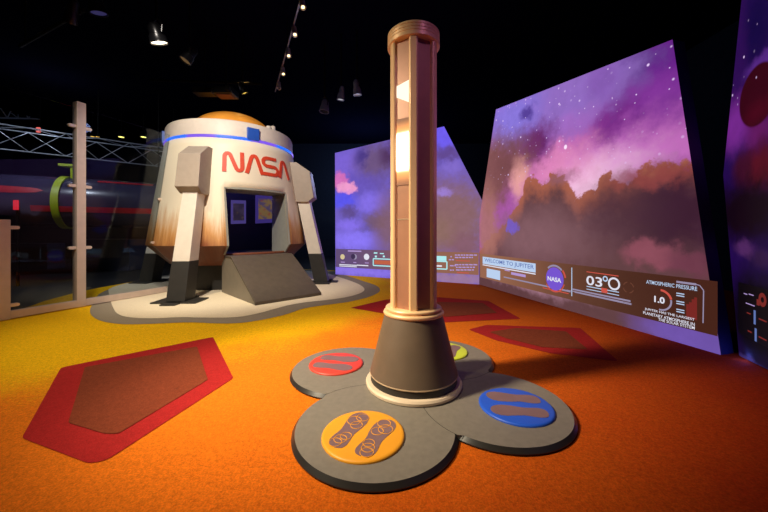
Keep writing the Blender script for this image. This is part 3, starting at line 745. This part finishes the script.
# pedestal and interior
MB().lathe([(.86, .011), (.86, .5), (.7, .5)], C, 64).build('pedestal', M['boot'], pod)
MB().lathe([(1.08, .56), (1.1, .6), (1.1, .635), (.01, .637)], C, 64).build('cabin_floor', M['boot'], pod)
bpP = C-UU*.15
MB().box(bpP+UP*1.35-UU*.02, (2.2, .04, 1.42), (WW, UU, UP)).build('cabin_back_board', M['navy'], pod)
def poster(pxs, label, cols, name='wall_picture'):
    q = [on_plane(x, y, bpP+UU*.012, UU) for x, y in pxs]
    cc_ = sum(q, Vector())/4
    t = thing(name, cc_, label, 'picture', 'pictures inside the capsule')
    fr = MB().loft([[p for p in q], [p-UU*.011 for p in q]]); fr.build('frame', cols[0], t)
    ins = [cc_+(p-cc_)*.72+UU*.003 for p in q]
    MB().loft([ins, [p-UU*.002 for p in ins]]).build('print', cols[1], t)
def art(name, c1, c2, c3):
    m = bpy.data.materials.new(name); m.use_nodes = True; g = NT(m); b = m.node_tree.nodes['Principled BSDF']
    tc = g.new('ShaderNodeTexCoord').outputs['Object']; nf = g.noise(tc, 6, 3).outputs['Fac']; nn = g.noise(tc, 11, 4).outputs['Fac']
    c = g.mix(g.step(nf, .42, .52), lin(c1)+(1,), lin(c2)+(1,)); c = g.mix(g.step(nn, .56, .64), c, lin(c3)+(1,))
    g.put(b.inputs['Emission Color'], c); b.inputs['Emission Strength'].default_value = .8; b.inputs['Base Color'].default_value = (.05, .05, .05, 1)
    return m
fr_m = emit('violet backlit frame', (74, 62, 128), .8); fr_m2 = emit('violet backlit panel', (62, 48, 124), .7)
poster([(231, 224), (246, 223.5), (246, 200.5), (231, 200)], 'small framed picture on the left inside the capsule doorway', (fr_m, art('dim brown picture', (52, 42, 58), (38, 30, 44), (76, 62, 48))))
poster([(255.5, 223.5), (275.5, 222.5), (275.5, 195), (255.5, 194.5)], 'larger backlit picture of yellow and red shapes, right inside the capsule doorway', (fr_m2, art('yellow red picture', (70, 58, 84), (112, 88, 48), (120, 48, 40))))
# landing legs
def leg(ang, housing=True):
    e = hexdir(ang); t = Vector((-e.y, e.x, 0))
    def q(r, w, z): return C+e*r+t*w+UP*z
    rt, rb = 1.40, 1.76
    def sec(z, h, d): 
        r = rt+(rb-rt)*(1.65-z)/1.65
        return [q(r-d, -h, z), q(r+d, -h, z), q(r+d, h, z), q(r-d, h, z)]
    st_ = MB().loft([sec(.585, .122, .125), sec(1.66, .112, .115)]).build('leg', M['strut'], pod, bevel=.006)
    MB().loft([sec(.03, .130, .135), sec(.585, .126, .13)]).build('leg_boot', M['boot'], st_, bevel=.005)
    MB().box(q(rb, 0, .021), (.36, .62, .018), (e, t, UP)).box(q(rb, 0, .021), (.62, .2, .018), (e, t, UP)).build('foot_plate', M['boot'], st_)
    if not housing: return
    prof = [(1.54, 2.2), (1.62, 1.69), (1.50, 1.60), (1.12, 1.60), (1.06, 2.38), (1.28, 2.38)]
    hw = [.165, .175, .165, .165, .165, .16]
    MB().loft([[q(r, -h, z) for (r, z), h in zip(prof, hw)], [q(r, h, z) for (r, z), h in zip(prof, hw)]]).build('leg_housing', M['taupe'], st_, bevel=.008)
leg(th0-pi/4+.05); leg(th0+pi/4+.05); leg(th0+3*pi/4+.05); leg(th0+5*pi/4-.06, False)
# entry ramp
RF = 2.33
rp_ = thing('entry_ramp', C+UU*RF, 'grey brown sloped ramp leading up into the capsule doorway', 'ramp')
def rq(u, w_, z): return C+UU*u+WW*w_+UP*z
MB().loft([[rq(u, s*.515, z) for u, z in ((.96, .011), (.96, .60), (1.40, .60), (RF-.01, .03), (RF-.01, .011))] for s in (-1, 1)]).build('ramp_base', M['ramp_side'], rp_, bevel=.004)
MB().loft([[rq(u, s*.525, z) for u, z in ((1.1, .602), (1.1, .63), (1.405, .63), (RF+.01, .055), (RF+.01, .012), (RF-.008, .012), (RF-.008, .032), (1.40, .602))] for s in (-1, 1)]).build('ramp_tread', M['ramp'], rp_, bevel=.004)

# ---------------------------------------------------------------- glass partition
GD = Vector((.359, .933, 0)).normalized(); GN = Vector((GD.y, -GD.x, 0)); G0 = Vector((-4.035, 4.29, 0))
GB = G0-GN*.05
part = thing('glass_partition', GB, 'frameless glass partition with tall pole and low rail, left of the capsule', 'glass partition')
def gq(s, d, z): return G0+GD*s+GN*d+UP*z
gx3 = (GD, GN, UP)
MB().box(gq(0, -.05, 1.375), (.1, .1, 2.73), gx3).build('pole', M['steel'], part, bevel=.004)
sl = -.655
MB().box(gq(sl-.09, -.05, .58), (.18, .1, 1.14), gx3).build('low_post', M['steel'], part, bevel=.004)
MB().box(gq((sl-.05)/2, -.03, .06), (-sl-.05, .06, .09), gx3).build('bottom_rail', M['steel'], part, bevel=.003)
MB().box(gq(.05+.55, -.03, .06), (1.10, .06, .09), gx3).build('bottom_rail', M['steel'], part, bevel=.003)
glass = bpy.data.materials.new('clear dark glass'); glass.use_nodes = True; nt = glass.node_tree
nt.nodes.remove(nt.nodes['Principled BSDF']); g = NT(glass)
tr = nt.nodes.new('ShaderNodeBsdfTransparent'); tr.inputs[0].default_value = (.86, .9, .93, 1)
gl = nt.nodes.new('ShaderNodeBsdfGlossy'); gl.inputs['Roughness'].default_value = .01; gl.inputs[0].default_value = (.9, .95, 1, 1)
fr = nt.nodes.new('ShaderNodeFresnel'); fr.inputs[0].default_value = 1.45
mx = nt.nodes.new('ShaderNodeMixShader'); fm = g.m('MULTIPLY', fr.outputs[0], .35); nt.links.new(fm, mx.inputs[0]); nt.links.new(tr.outputs[0], mx.inputs[1]); nt.links.new(gl.outputs[0], mx.inputs[2])
nt.links.new(mx.outputs[0], nt.nodes['Material Output'].inputs['Surface'])
def pane(outline):
    MB().loft([[gq(s, d, z) for s, z in outline] for d in (-.046, -.034)]).build('glass_pane', glass, part)
pane([(sl+.012, .105), (-.062, .105), (-.062, 2.66), (sl-1.2, 2.66), (sl-1.2, 1.2), (sl+.012, 1.2)])
edge = []
for z in (.8, 1.0, 1.5, 2.0, 2.5, 2.66):        # follows the hull profile
    r = rad(z)+.015; h = (C-gq(0, -.04, 0)); dn = h.dot(GN); s_ = h.dot(GD)-sqrt(max(r*r-dn*dn, 0)); edge.append((s_, z))
r = rad(.5)+.015; h = (C-gq(0, -.04, 0)); s_lo = h.dot(GD)-sqrt(r*r-h.dot(GN)**2)
pane([(.062, .105), (s_lo-.0, .105), (s_lo, .5)]+edge+[(.062, 2.66)])
def clip(s, z, L=.085):
    mb = MB()
    pr = [(-.5, 0)]
    pts = []
    for i in range(9): a = pi/2+pi*i/8; pts.append((-L/2+.02+.02*cos(a), .02*sin(a)))
    for i in range(9): a = -pi/2+pi*i/8; pts.append((L/2-.02+.02*cos(a), .02*sin(a)))
    mb.loft([[gq(s+x, d, z+y) for x, y in pts] for d in (-.062, -.018)]).build('glass_clip', M['clip'], part, bevel=.003)
for z in (2.41, 1.62, .80): clip(-.085, z); clip(.085, z)
clip(sl+.04, 1.06); clip(sl+.04, .165)
clip(edge[0][0]+.005, .84, .06); clip(edge[2][0]-.0, 1.55, .06)

# ---------------------------------------------------------------- hall beyond the glass
tubeM = Vector((-7.6, 7.4, 1.70)); tubeD = Vector((.92, .39, -.008)); tubeA = tubeM-tubeD*2.6; tubeB = tubeM+tubeD*4.0
ax = (tubeB-tubeA).normalized(); tl = (tubeB-tubeA).length
tb = thing('exhibit_fuselage', Vector((tubeA.x, tubeA.y, 0)), 'long dark glossy fuselage with red stripes and lime band, hanging beyond the glass', 'aircraft fuselage')
M['fus'] = mat('dark navy gloss', (62, 58, 84), .25, var=.15, scale=2, coat=.3)
M['fus_red'] = mat('red stripe paint', (200, 34, 48), .35, var=.1)
M['lime'] = mat('lime band paint', (196, 214, 30), .45, var=.05)
RT = .58
MB().lathe([(.0, -.02), (RT*.8, 0), (RT, .25), (RT, tl*.55), (RT*.94, tl*.8), (RT*.8, tl), (0, tl+.02)], tubeA, 48, axis=ax).build('fuselage_body', M['fus'], tb, True)
sideV = ax.cross(UP).normalized()
if sideV.dot(EYE-tubeA) < 0: sideV = -sideV
upV = sideV.cross(ax); upV = upV if upV.z > 0 else -upV
def tube_patch(s0, s1, a0, a1, r, name, m, taper=0):
    mb = MB(); rings = []
    nn = 24
    vs = []; fs = []
    for i in range(nn+1):
        s_ = s0+(s1-s0)*i/nn; k = 1.0
        if taper: k = min(1, sqrt(max(0, 1-((i/nn-.0)/1.0)**8)))*1.0
        am = (a0+a1)/2; ah = (a1-a0)/2*k
        rr = r if s_ < tl*.55 else r*(1-.06*(s_-tl*.55)/(tl*.25)) if s_ < tl*.8 else r*(.94-.14*(s_-tl*.8)/(tl*.2))
        for a in (am-ah, am, am+ah):
            dirv = sideV*cos(a)+upV*sin(a); vs.append(tubeA+ax*s_+dirv*(rr+.008))
    for i in range(nn):
        for j in range(2): fs.append((i*3+j, i*3+j+1, i*3+j+4, i*3+j+3))
    mb.add(vs, fs).build(name, m, tb)
def s_at(x):                                    # position along the tube seen at a picture column
    best = min((abs((CX+F*(tubeA+ax*s_+sideV*RT).x/(tubeA+ax*s_+sideV*RT).y)-x), s_) for s_ in [tl*i/400 for i in range(401)]); return best[1]
tube_patch(0.1, s_at(42), .22, .50, RT, 'upper_stripe', M['fus_red'], 1)
tube_patch(s_at(30), s_at(170), -.42, -.2, RT, 'lower_stripe', M['fus_red'])
tube_patch(s_at(92), s_at(150), .95, 1.08, RT, 'top_stripe', M['fus_red'])
MB().lathe([(RT, -.065), (RT+.03, -.065), (RT+.03, .065), (RT, .065)], tubeA+ax*s_at(54), 48, axis=ax).build('lime_band', M['lime'], tb, True)
bt = tubeA+ax*s_at(66)+sideV*.1
MB().box(bt+UP*(RT+.12), (.16, .16, .34)).box(bt+UP*(RT+.27)-ax*.1, (.4, .2, .05), (ax, sideV, UP)).build('lime_hanger', M['lime'], tb)
for s_ in (tl*.15, tl*.7):
    MB().tube([tubeA+ax*s_+UP*(RT-.02), Vector((tubeA.x+ax.x*s_, tubeA.y+ax.y*s_, CZ))], .012, 8).build('hanging_rod', M['black'], tb)
# stand below
pl = tag(MB().box(at_y(118, 268, 8.4)*Vector((1, 1, 0)) if False else Vector((at_y(110, 250, 8.6).x, 8.6, .42)), (1.5, .6, .82)).build('display_plinth', mat('dim navy plinth', (40, 42, 62), .6), None, bevel=.01), 'dark navy display plinth on the floor beyond the glass, below the fuselage', 'plinth')
pl2 = tag(MB().box(Vector((at_y(35, 250, 8.9).x, 8.9, .36)), (1.2, .5, .7)).build('display_plinth', mat('dim blue plinth', (28, 34, 60), .5), None, bevel=.01), 'dim blue display plinth beyond the left glass pane', 'plinth')
# truss
def truss(p0, p1, size, name, label, nbay, rch=.025):
    d = (p1-p0); L = d.length; d.normalize(); s = d.cross(UP).normalized(); u = s.cross(d)
    u = u if u.z > 0 else -u
    root = thing(name, p0, label, 'truss', 'ceiling trusses beyond the glass')
    ch = [s*(size/2)+u*(size/2), s*(-size/2)+u*(size/2), u*(-size*.5)]
    for c in ch: MB().tube([p0+c, p0+c+d*L], rch, 8).build('chord', M['truss'], root)
    for f in range(3):
        mb = MB(); A_, B_ = ch[f], ch[(f+1) % 3]
        for i in range(nbay):
            x0_, x1_ = L*i/nbay, L*(i+1)/nbay
            a, b = (A_, B_) if i % 2 == 0 else (B_, A_)
            mb.tube([p0+a+d*x0_, p0+b+d*x1_], rch*.55, 6)
        mb.build('lacing', M['truss'], root)
    for k in (.15, .5, .85): mb = MB(); mb.tube([p0+d*(L*k)+u*(size/2), Vector((p0.x+d.x*L*k, p0.y+d.y*L*k, CZ))], .008, 6); mb.build('hanging_wire', M['black'], root)
    return root
ta = at_y(-60, 130, 6.3); tb_ = at_y(200, 163, 9.8)
truss(ta, tb_, .48, 'lighting_truss', 'long triangular metal truss running above the dark fuselage', 8, .014)
tc_ = at_y(-20, 108, 9.0); td_ = at_y(72, 112, 11.0)
truss(tc_, td_, .5, 'lighting_truss', 'dim far truss crossing high behind the left glass pane', 9, .025)
# small signs and far lamps
def far_lamp(x, y, c, z, r, label, strength=3):
    p = at_z(x, y, z)
    t = thing('ceiling_downlight', p, label, 'downlight', 'far downlights beyond the glass')
    MB().lathe([(r*1.2, 0), (r*1.2, .14), (r*.5, .18)], p, 16).build('housing', M['black'], t, True)
    MB().lathe([(r, -.004), (r, .004)], p, 16).build('lens', emit('far lamp glow', c, strength), t)
    MB().tube([p+UP*.17, Vector((p.x, p.y, CZ))], .012, 6).build('stem', M['black'], t)
for x, y, s in ((92.5, 136.5, 'leftmost, dim, first of the four seen through the right glass pane'), (97.5, 136.8, 'second of the four seen through the right glass pane'), (121.3, 137, 'third of the four seen through the right glass pane'), (143.5, 137, 'rightmost of the four, nearest the capsule')):
    far_lamp(x, y, (246, 222, 110) if x > 100 else (200, 150, 60), 3.9, .07 if x > 100 else .045, 'small yellow downlight, '+s)
p = at_y(38.5, 130, 8.5)
t = thing('red_signal_lamp', p, 'small red glowing lamp hanging under the trusses beyond the left pane', 'lamp')
MB().box(p, (.08, .05, .13)).build('lens', emit('red lamp glow', (250, 110, 100), 1.2), t)
MB().box(p+Vector((0, .04, 0)), (.1, .04, .16)).build('housing', M['black'], t); MB().tube([p+UP*.08+Vector((0, .04, 0)), Vector((p.x, p.y+.04, CZ))], .01, 6).build('stem', M['black'], t)
p = at_y(16, 205, 6.0)
t = thing('red_banner_sign', Vector((p.x, p.y, 0)), 'slim upright red lit sign on a post beyond the left glass pane', 'sign')
MB().box(p, (.075, .03, .18)).build('sign_face', emit('red sign glow', (226, 40, 56), .9), t)
MB().box(Vector((p.x, p.y+.03, (p.z-.1)/2+.05)), (.04, .03, p.z+.1)).build('sign_post', M['black'], t)

# ---------------------------------------------------------------- ceiling fixtures over the gallery
def spotlight(p, d, r, L, lens, label, group, name='spotlight', strength=6, hm='black_gloss'):
    d = Vector(d).normalized(); back = p-d*L
    t = thing(name, p, label, 'spotlight', group)
    MB().lathe([(r*.45, -L-.04), (r*.75, -L), (r*.8, -L*.5), (r*.95, -L*.45), (r, -L*.1), (r*1.06, -.012), (r*1.06, 0), (r*.93, 0), (r*.93, -.02)], p, 28, axis=d).build('housing', M[hm], t, True)
    MB().lathe([(r*.92, -.022), (r*.9, -.016), (.001, -.012)], p, 28, axis=d).build('lens', emit('spot lens glow', lens, strength), t, True)
    s = d.cross(UP); s = s.normalized() if s.length > .05 else Vector((1, 0, 0)); m_ = p-d*(L*.55); top = m_+UP*(r*1.9)
    MB().tube([m_+s*r*1.05, m_+s*r*1.2+UP*r*.8, top+s*r*.4, top-s*r*.4, m_-s*r*1.2+UP*r*.8, m_-s*r*1.05], .012, 8).build('yoke', M['black_gloss'], t)
    MB().tube([top, Vector((top.x, top.y, CZ))], .016, 8).build('stem', M['black'], t)
    return t
spotlight(at_z(159.5, 43.5, 3.5), (.15, .3, -1), .105, .2, (255, 232, 196), 'largest lit spotlight, hanging above and left of the capsule', None, strength=4)
spotlight(at_z(185, 61, 3.55), (-.5, -.3, -1), .085, .22, (120, 92, 60), 'unlit dark spotlight just right of the largest lit one', None, strength=.6)
spotlight(at_z(245, 93.5, 3.55), (.4, .35, -1), .06, .16, (255, 206, 96), 'yellow lit spotlight above the capsule dome, beside the projector', None, strength=3)
spotlight(at_z(99, 14, 3.7), (.1, .2, -1), .09, .22, (60, 56, 110), 'dark unlit spotlight at the top left of the ceiling', None, strength=.5)
spotlight(at_z(70, 22, 3.7), (-.6, .4, -.8), .07, .25, (70, 70, 80), 'tilted unlit spotlight on the top left pipe', None, strength=.3)
# projector
p = at_z(226, 94, 3.5)
pj = thing('ceiling_projector', p, 'dark ceiling projector with orange lit underside above the capsule', 'projector')
MB().box(p+UP*.02, (.34, .3, .12)).build('housing', M['black_gloss'], pj, bevel=.012)
MB().box(p-UP*.046, (.26, .2, .012)).build('underside', mat('orange brown underside', (96, 36, 20), .5), pj)
MB().lathe([(.05, 0), (.05, .05), (.04, .06), (0, .05)], p+Vector((.12, -.16, .02)), 20, axis=(0, -1, 0)).build('lens', M['black'], pj, True)
MB().tube([p+UP*.09, Vector((p.x, p.y, CZ))], .02, 8).build('mount', M['black'], pj)
p = at_z(205, 92, 3.5)
t = tag(MB().box(p, (.34, .2, .1)).tube([p+UP*.04, Vector((p.x, p.y, CZ))], .012, 8).build('ceiling_equipment_box', M['black_gloss'], None, bevel=.01), 'small dark equipment box hanging left of the ceiling projector', 'equipment box')
# cluster left of the pillar
spotlight(at_z(340.5, 100, 3.4), (-.12, .08, -1), .065, .2, (214, 214, 226), 'dim white lit spotlight, left of the pair beside the pillar top', 'spotlight pair beside the pillar', strength=.6, hm='lamp_grey')
spotlight(at_z(357.5, 95, 3.45), (.1, .08, -1), .07, .22, (190, 176, 190), 'dim lit spotlight, right of the pair beside the pillar top', 'spotlight pair beside the pillar', strength=.5, hm='lamp_grey')
spotlight(at_z(324, 112, 3.3), (-.1, -.1, -1), .09, .2, (16, 16, 20), 'unlit grey cylindrical spotlight below left of the pair beside the pillar', None, strength=.1, hm='lamp_grey')
# track
tr0, tr1 = Vector((-.86, 3.7, 4.05)), Vector((-2.35, 6.95, 4.05))
tk = thing('lighting_track', tr0, 'thin pale lighting track running across the dark ceiling', 'lighting track')
MB().box((tr0+tr1)/2, ((tr1-tr0).length, .02, .02), ((tr1-tr0).normalized(), (tr1-tr0).normalized().cross(UP), UP)).build('rail', mat('pale track metal', (170, 170, 170), .4, metal=.5), tk)
for k in (.05, .5, .95): MB().tube([tr0+(tr1-tr0)*k, Vector(((tr0+(tr1-tr0)*k).x, (tr0+(tr1-tr0)*k).y, CZ))], .008, 6).build('hanger', M['black'], tk)
M['white_spot'] = mat('pale track lamp', (186, 178, 168), .4, var=.05)
def track_lamp(y, label, lens=(255, 226, 150), st=4):
    k = min(range(400), key=lambda i: abs(HY-F*(3.05)/(tr0+(tr1-tr0)*i/399).y-y)); b = tr0+(tr1-tr0)*k/399
    t = thing('track_spotlight', b, label, 'track spotlight', 'lamps on the ceiling track')
    d = Vector((.25, -.5, -1)).normalized(); p = b-UP*.05+d*.18
    MB().lathe([(.025, -.18), (.036, -.17), (.038, 0), (.032, 0), (.032, -.01)], p, 18, axis=d).build('housing', M['white_spot'], t, True)
    MB().lathe([(.0315, -.012), (.001, -.006)], p, 18, axis=d).build('lens', emit('track lens glow', lens, st), t)
    MB().tube([b-UP*.012, b-UP*.06], .014, 8).build('adapter', M['white_spot'], t)
for y, l in ((-4, 'lit track spotlight nearest the viewer, cut by the top of the picture'), (24, 'second lit track spotlight from the top of the picture'), (46, 'third lit track spotlight from the top of the picture'), (65, 'fourth lit track spotlight, second from the far end')):
    track_lamp(y, l)
track_lamp(80, 'unlit track spotlight at the far end of the track', (30, 28, 26), .2)
# pipes the fixtures hang from
for a, b, l in ((at_z(20, 46, 3.95), at_z(84, 10, 3.95), 'dark diagonal ceiling pipe at the top left'), (at_z(150, 80, 4.1), at_z(262, 84, 4.1), 'dark ceiling pipe above the capsule dome')):
    pp = thing('ceiling_pipe', a, l, 'pipe')
    MB().tube([a, b], .025, 10).build('pipe', M['black'], pp)
    for k in (.1, .9): q_ = a+(b-a)*k; MB().tube([q_, Vector((q_.x, q_.y, CZ))], .01, 6).build('hanger', M['black'], pp)

# ---------------------------------------------------------------- light
def spot(name, loc, aim, W, c, size, blend=.6, rad_=.08):
    l = bpy.data.lights.new(name, 'SPOT'); l.energy = W; l.color = c; l.spot_size = size*D; l.spot_blend = blend; l.shadow_soft_size = rad_
    o = bpy.data.objects.new(name, l); col.objects.link(o); o.location = loc
    o.rotation_euler = (Vector(aim)-Vector(loc)).to_track_quat('-Z', 'Y').to_euler(); return o
def point(name, loc, W, c, r=.1):
    l = bpy.data.lights.new(name, 'POINT'); l.energy = W; l.color = c; l.shadow_soft_size = r
    o = bpy.data.objects.new(name, l); col.objects.link(o); o.location = loc; return o
warm = (1, .84, .60); white = (1, .90, .78)
spot('key_spot', (-3.3, 1.0, 3.7), (-.35, 2.3, .3), 1600, warm, 40, 1.0, .25)
spot('capsule_spot', (-2.2, 2.0, 4.2), (-2.75, 5.7, 1.2), 820, white, 60, .6)
spot('floor_spot', (-3.0, 2.6, 4.3), (-1.9, 3.7, 0), 480, warm, 75, .9)
spot('near_floor_spot', (-1.0, .9, 4.3), (-.8, 1.3, 0), 150, warm, 62, 1.0)
spot('pillar_spot', (-2.7, 1.35, 3.0), (.15, 2.07, 1.45), 330, warm, 36, .9, .2)
spot('pillar_violet_fill', (1.5, .3, 4.1), (.2, 2.07, 1.5), 85, (.8, .34, .85), 20, .9)  # added fill, tints the pillar's right side purple
point('rig_fill', (-1.2, 4.6, 3.1), 5.0, (.4, .5, 1), .1)  # added blue fill so the ceiling fixtures show, no actual lamp
point('hall_fill', (-7.6, 7.3, 3.7), 16, (.85, .85, 1), .1)  # added light for the highlight along the fuselage top
point('cabin_lamp', C-UU*.05+UP*1.9+UU*.25, .7, (.35, .25, 1), .1)
point('gap_lamp', (2.80, 2.50, .05), .35, (.1, .15, 1), .02)
spot('hall_fill_spot', (-7, 4.6, 4.4), (-6.4, 7.6, 1.8), 220, (.85, .88, 1), 100, .8)  # extra fill to brighten the fuselage and truss
spot('hall_floor_fill', (-5.2, 4.5, 4.3), (-5.0, 5.2, 0), 60, warm, 50, .8)  # extra fill that lifts the yellow carpet beyond the glass
point('back_wall_fill', (-.6, 11.0, 3.0), 130, (.45, .6, 1), .2)  # unseen weak blue fill, stands in for ambient light on the wall
spot('dome_lamp', C+UP*4.3-UU*.2+WW*.3, C+UP*3, 45, (1, .62, .2), 50, .6)
w_ = bpy.data.worlds.new('dark hall'); sc.world = w_; w_.use_nodes = True
w_.node_tree.nodes['Background'].inputs[0].default_value = (.004, .005, .012, 1)
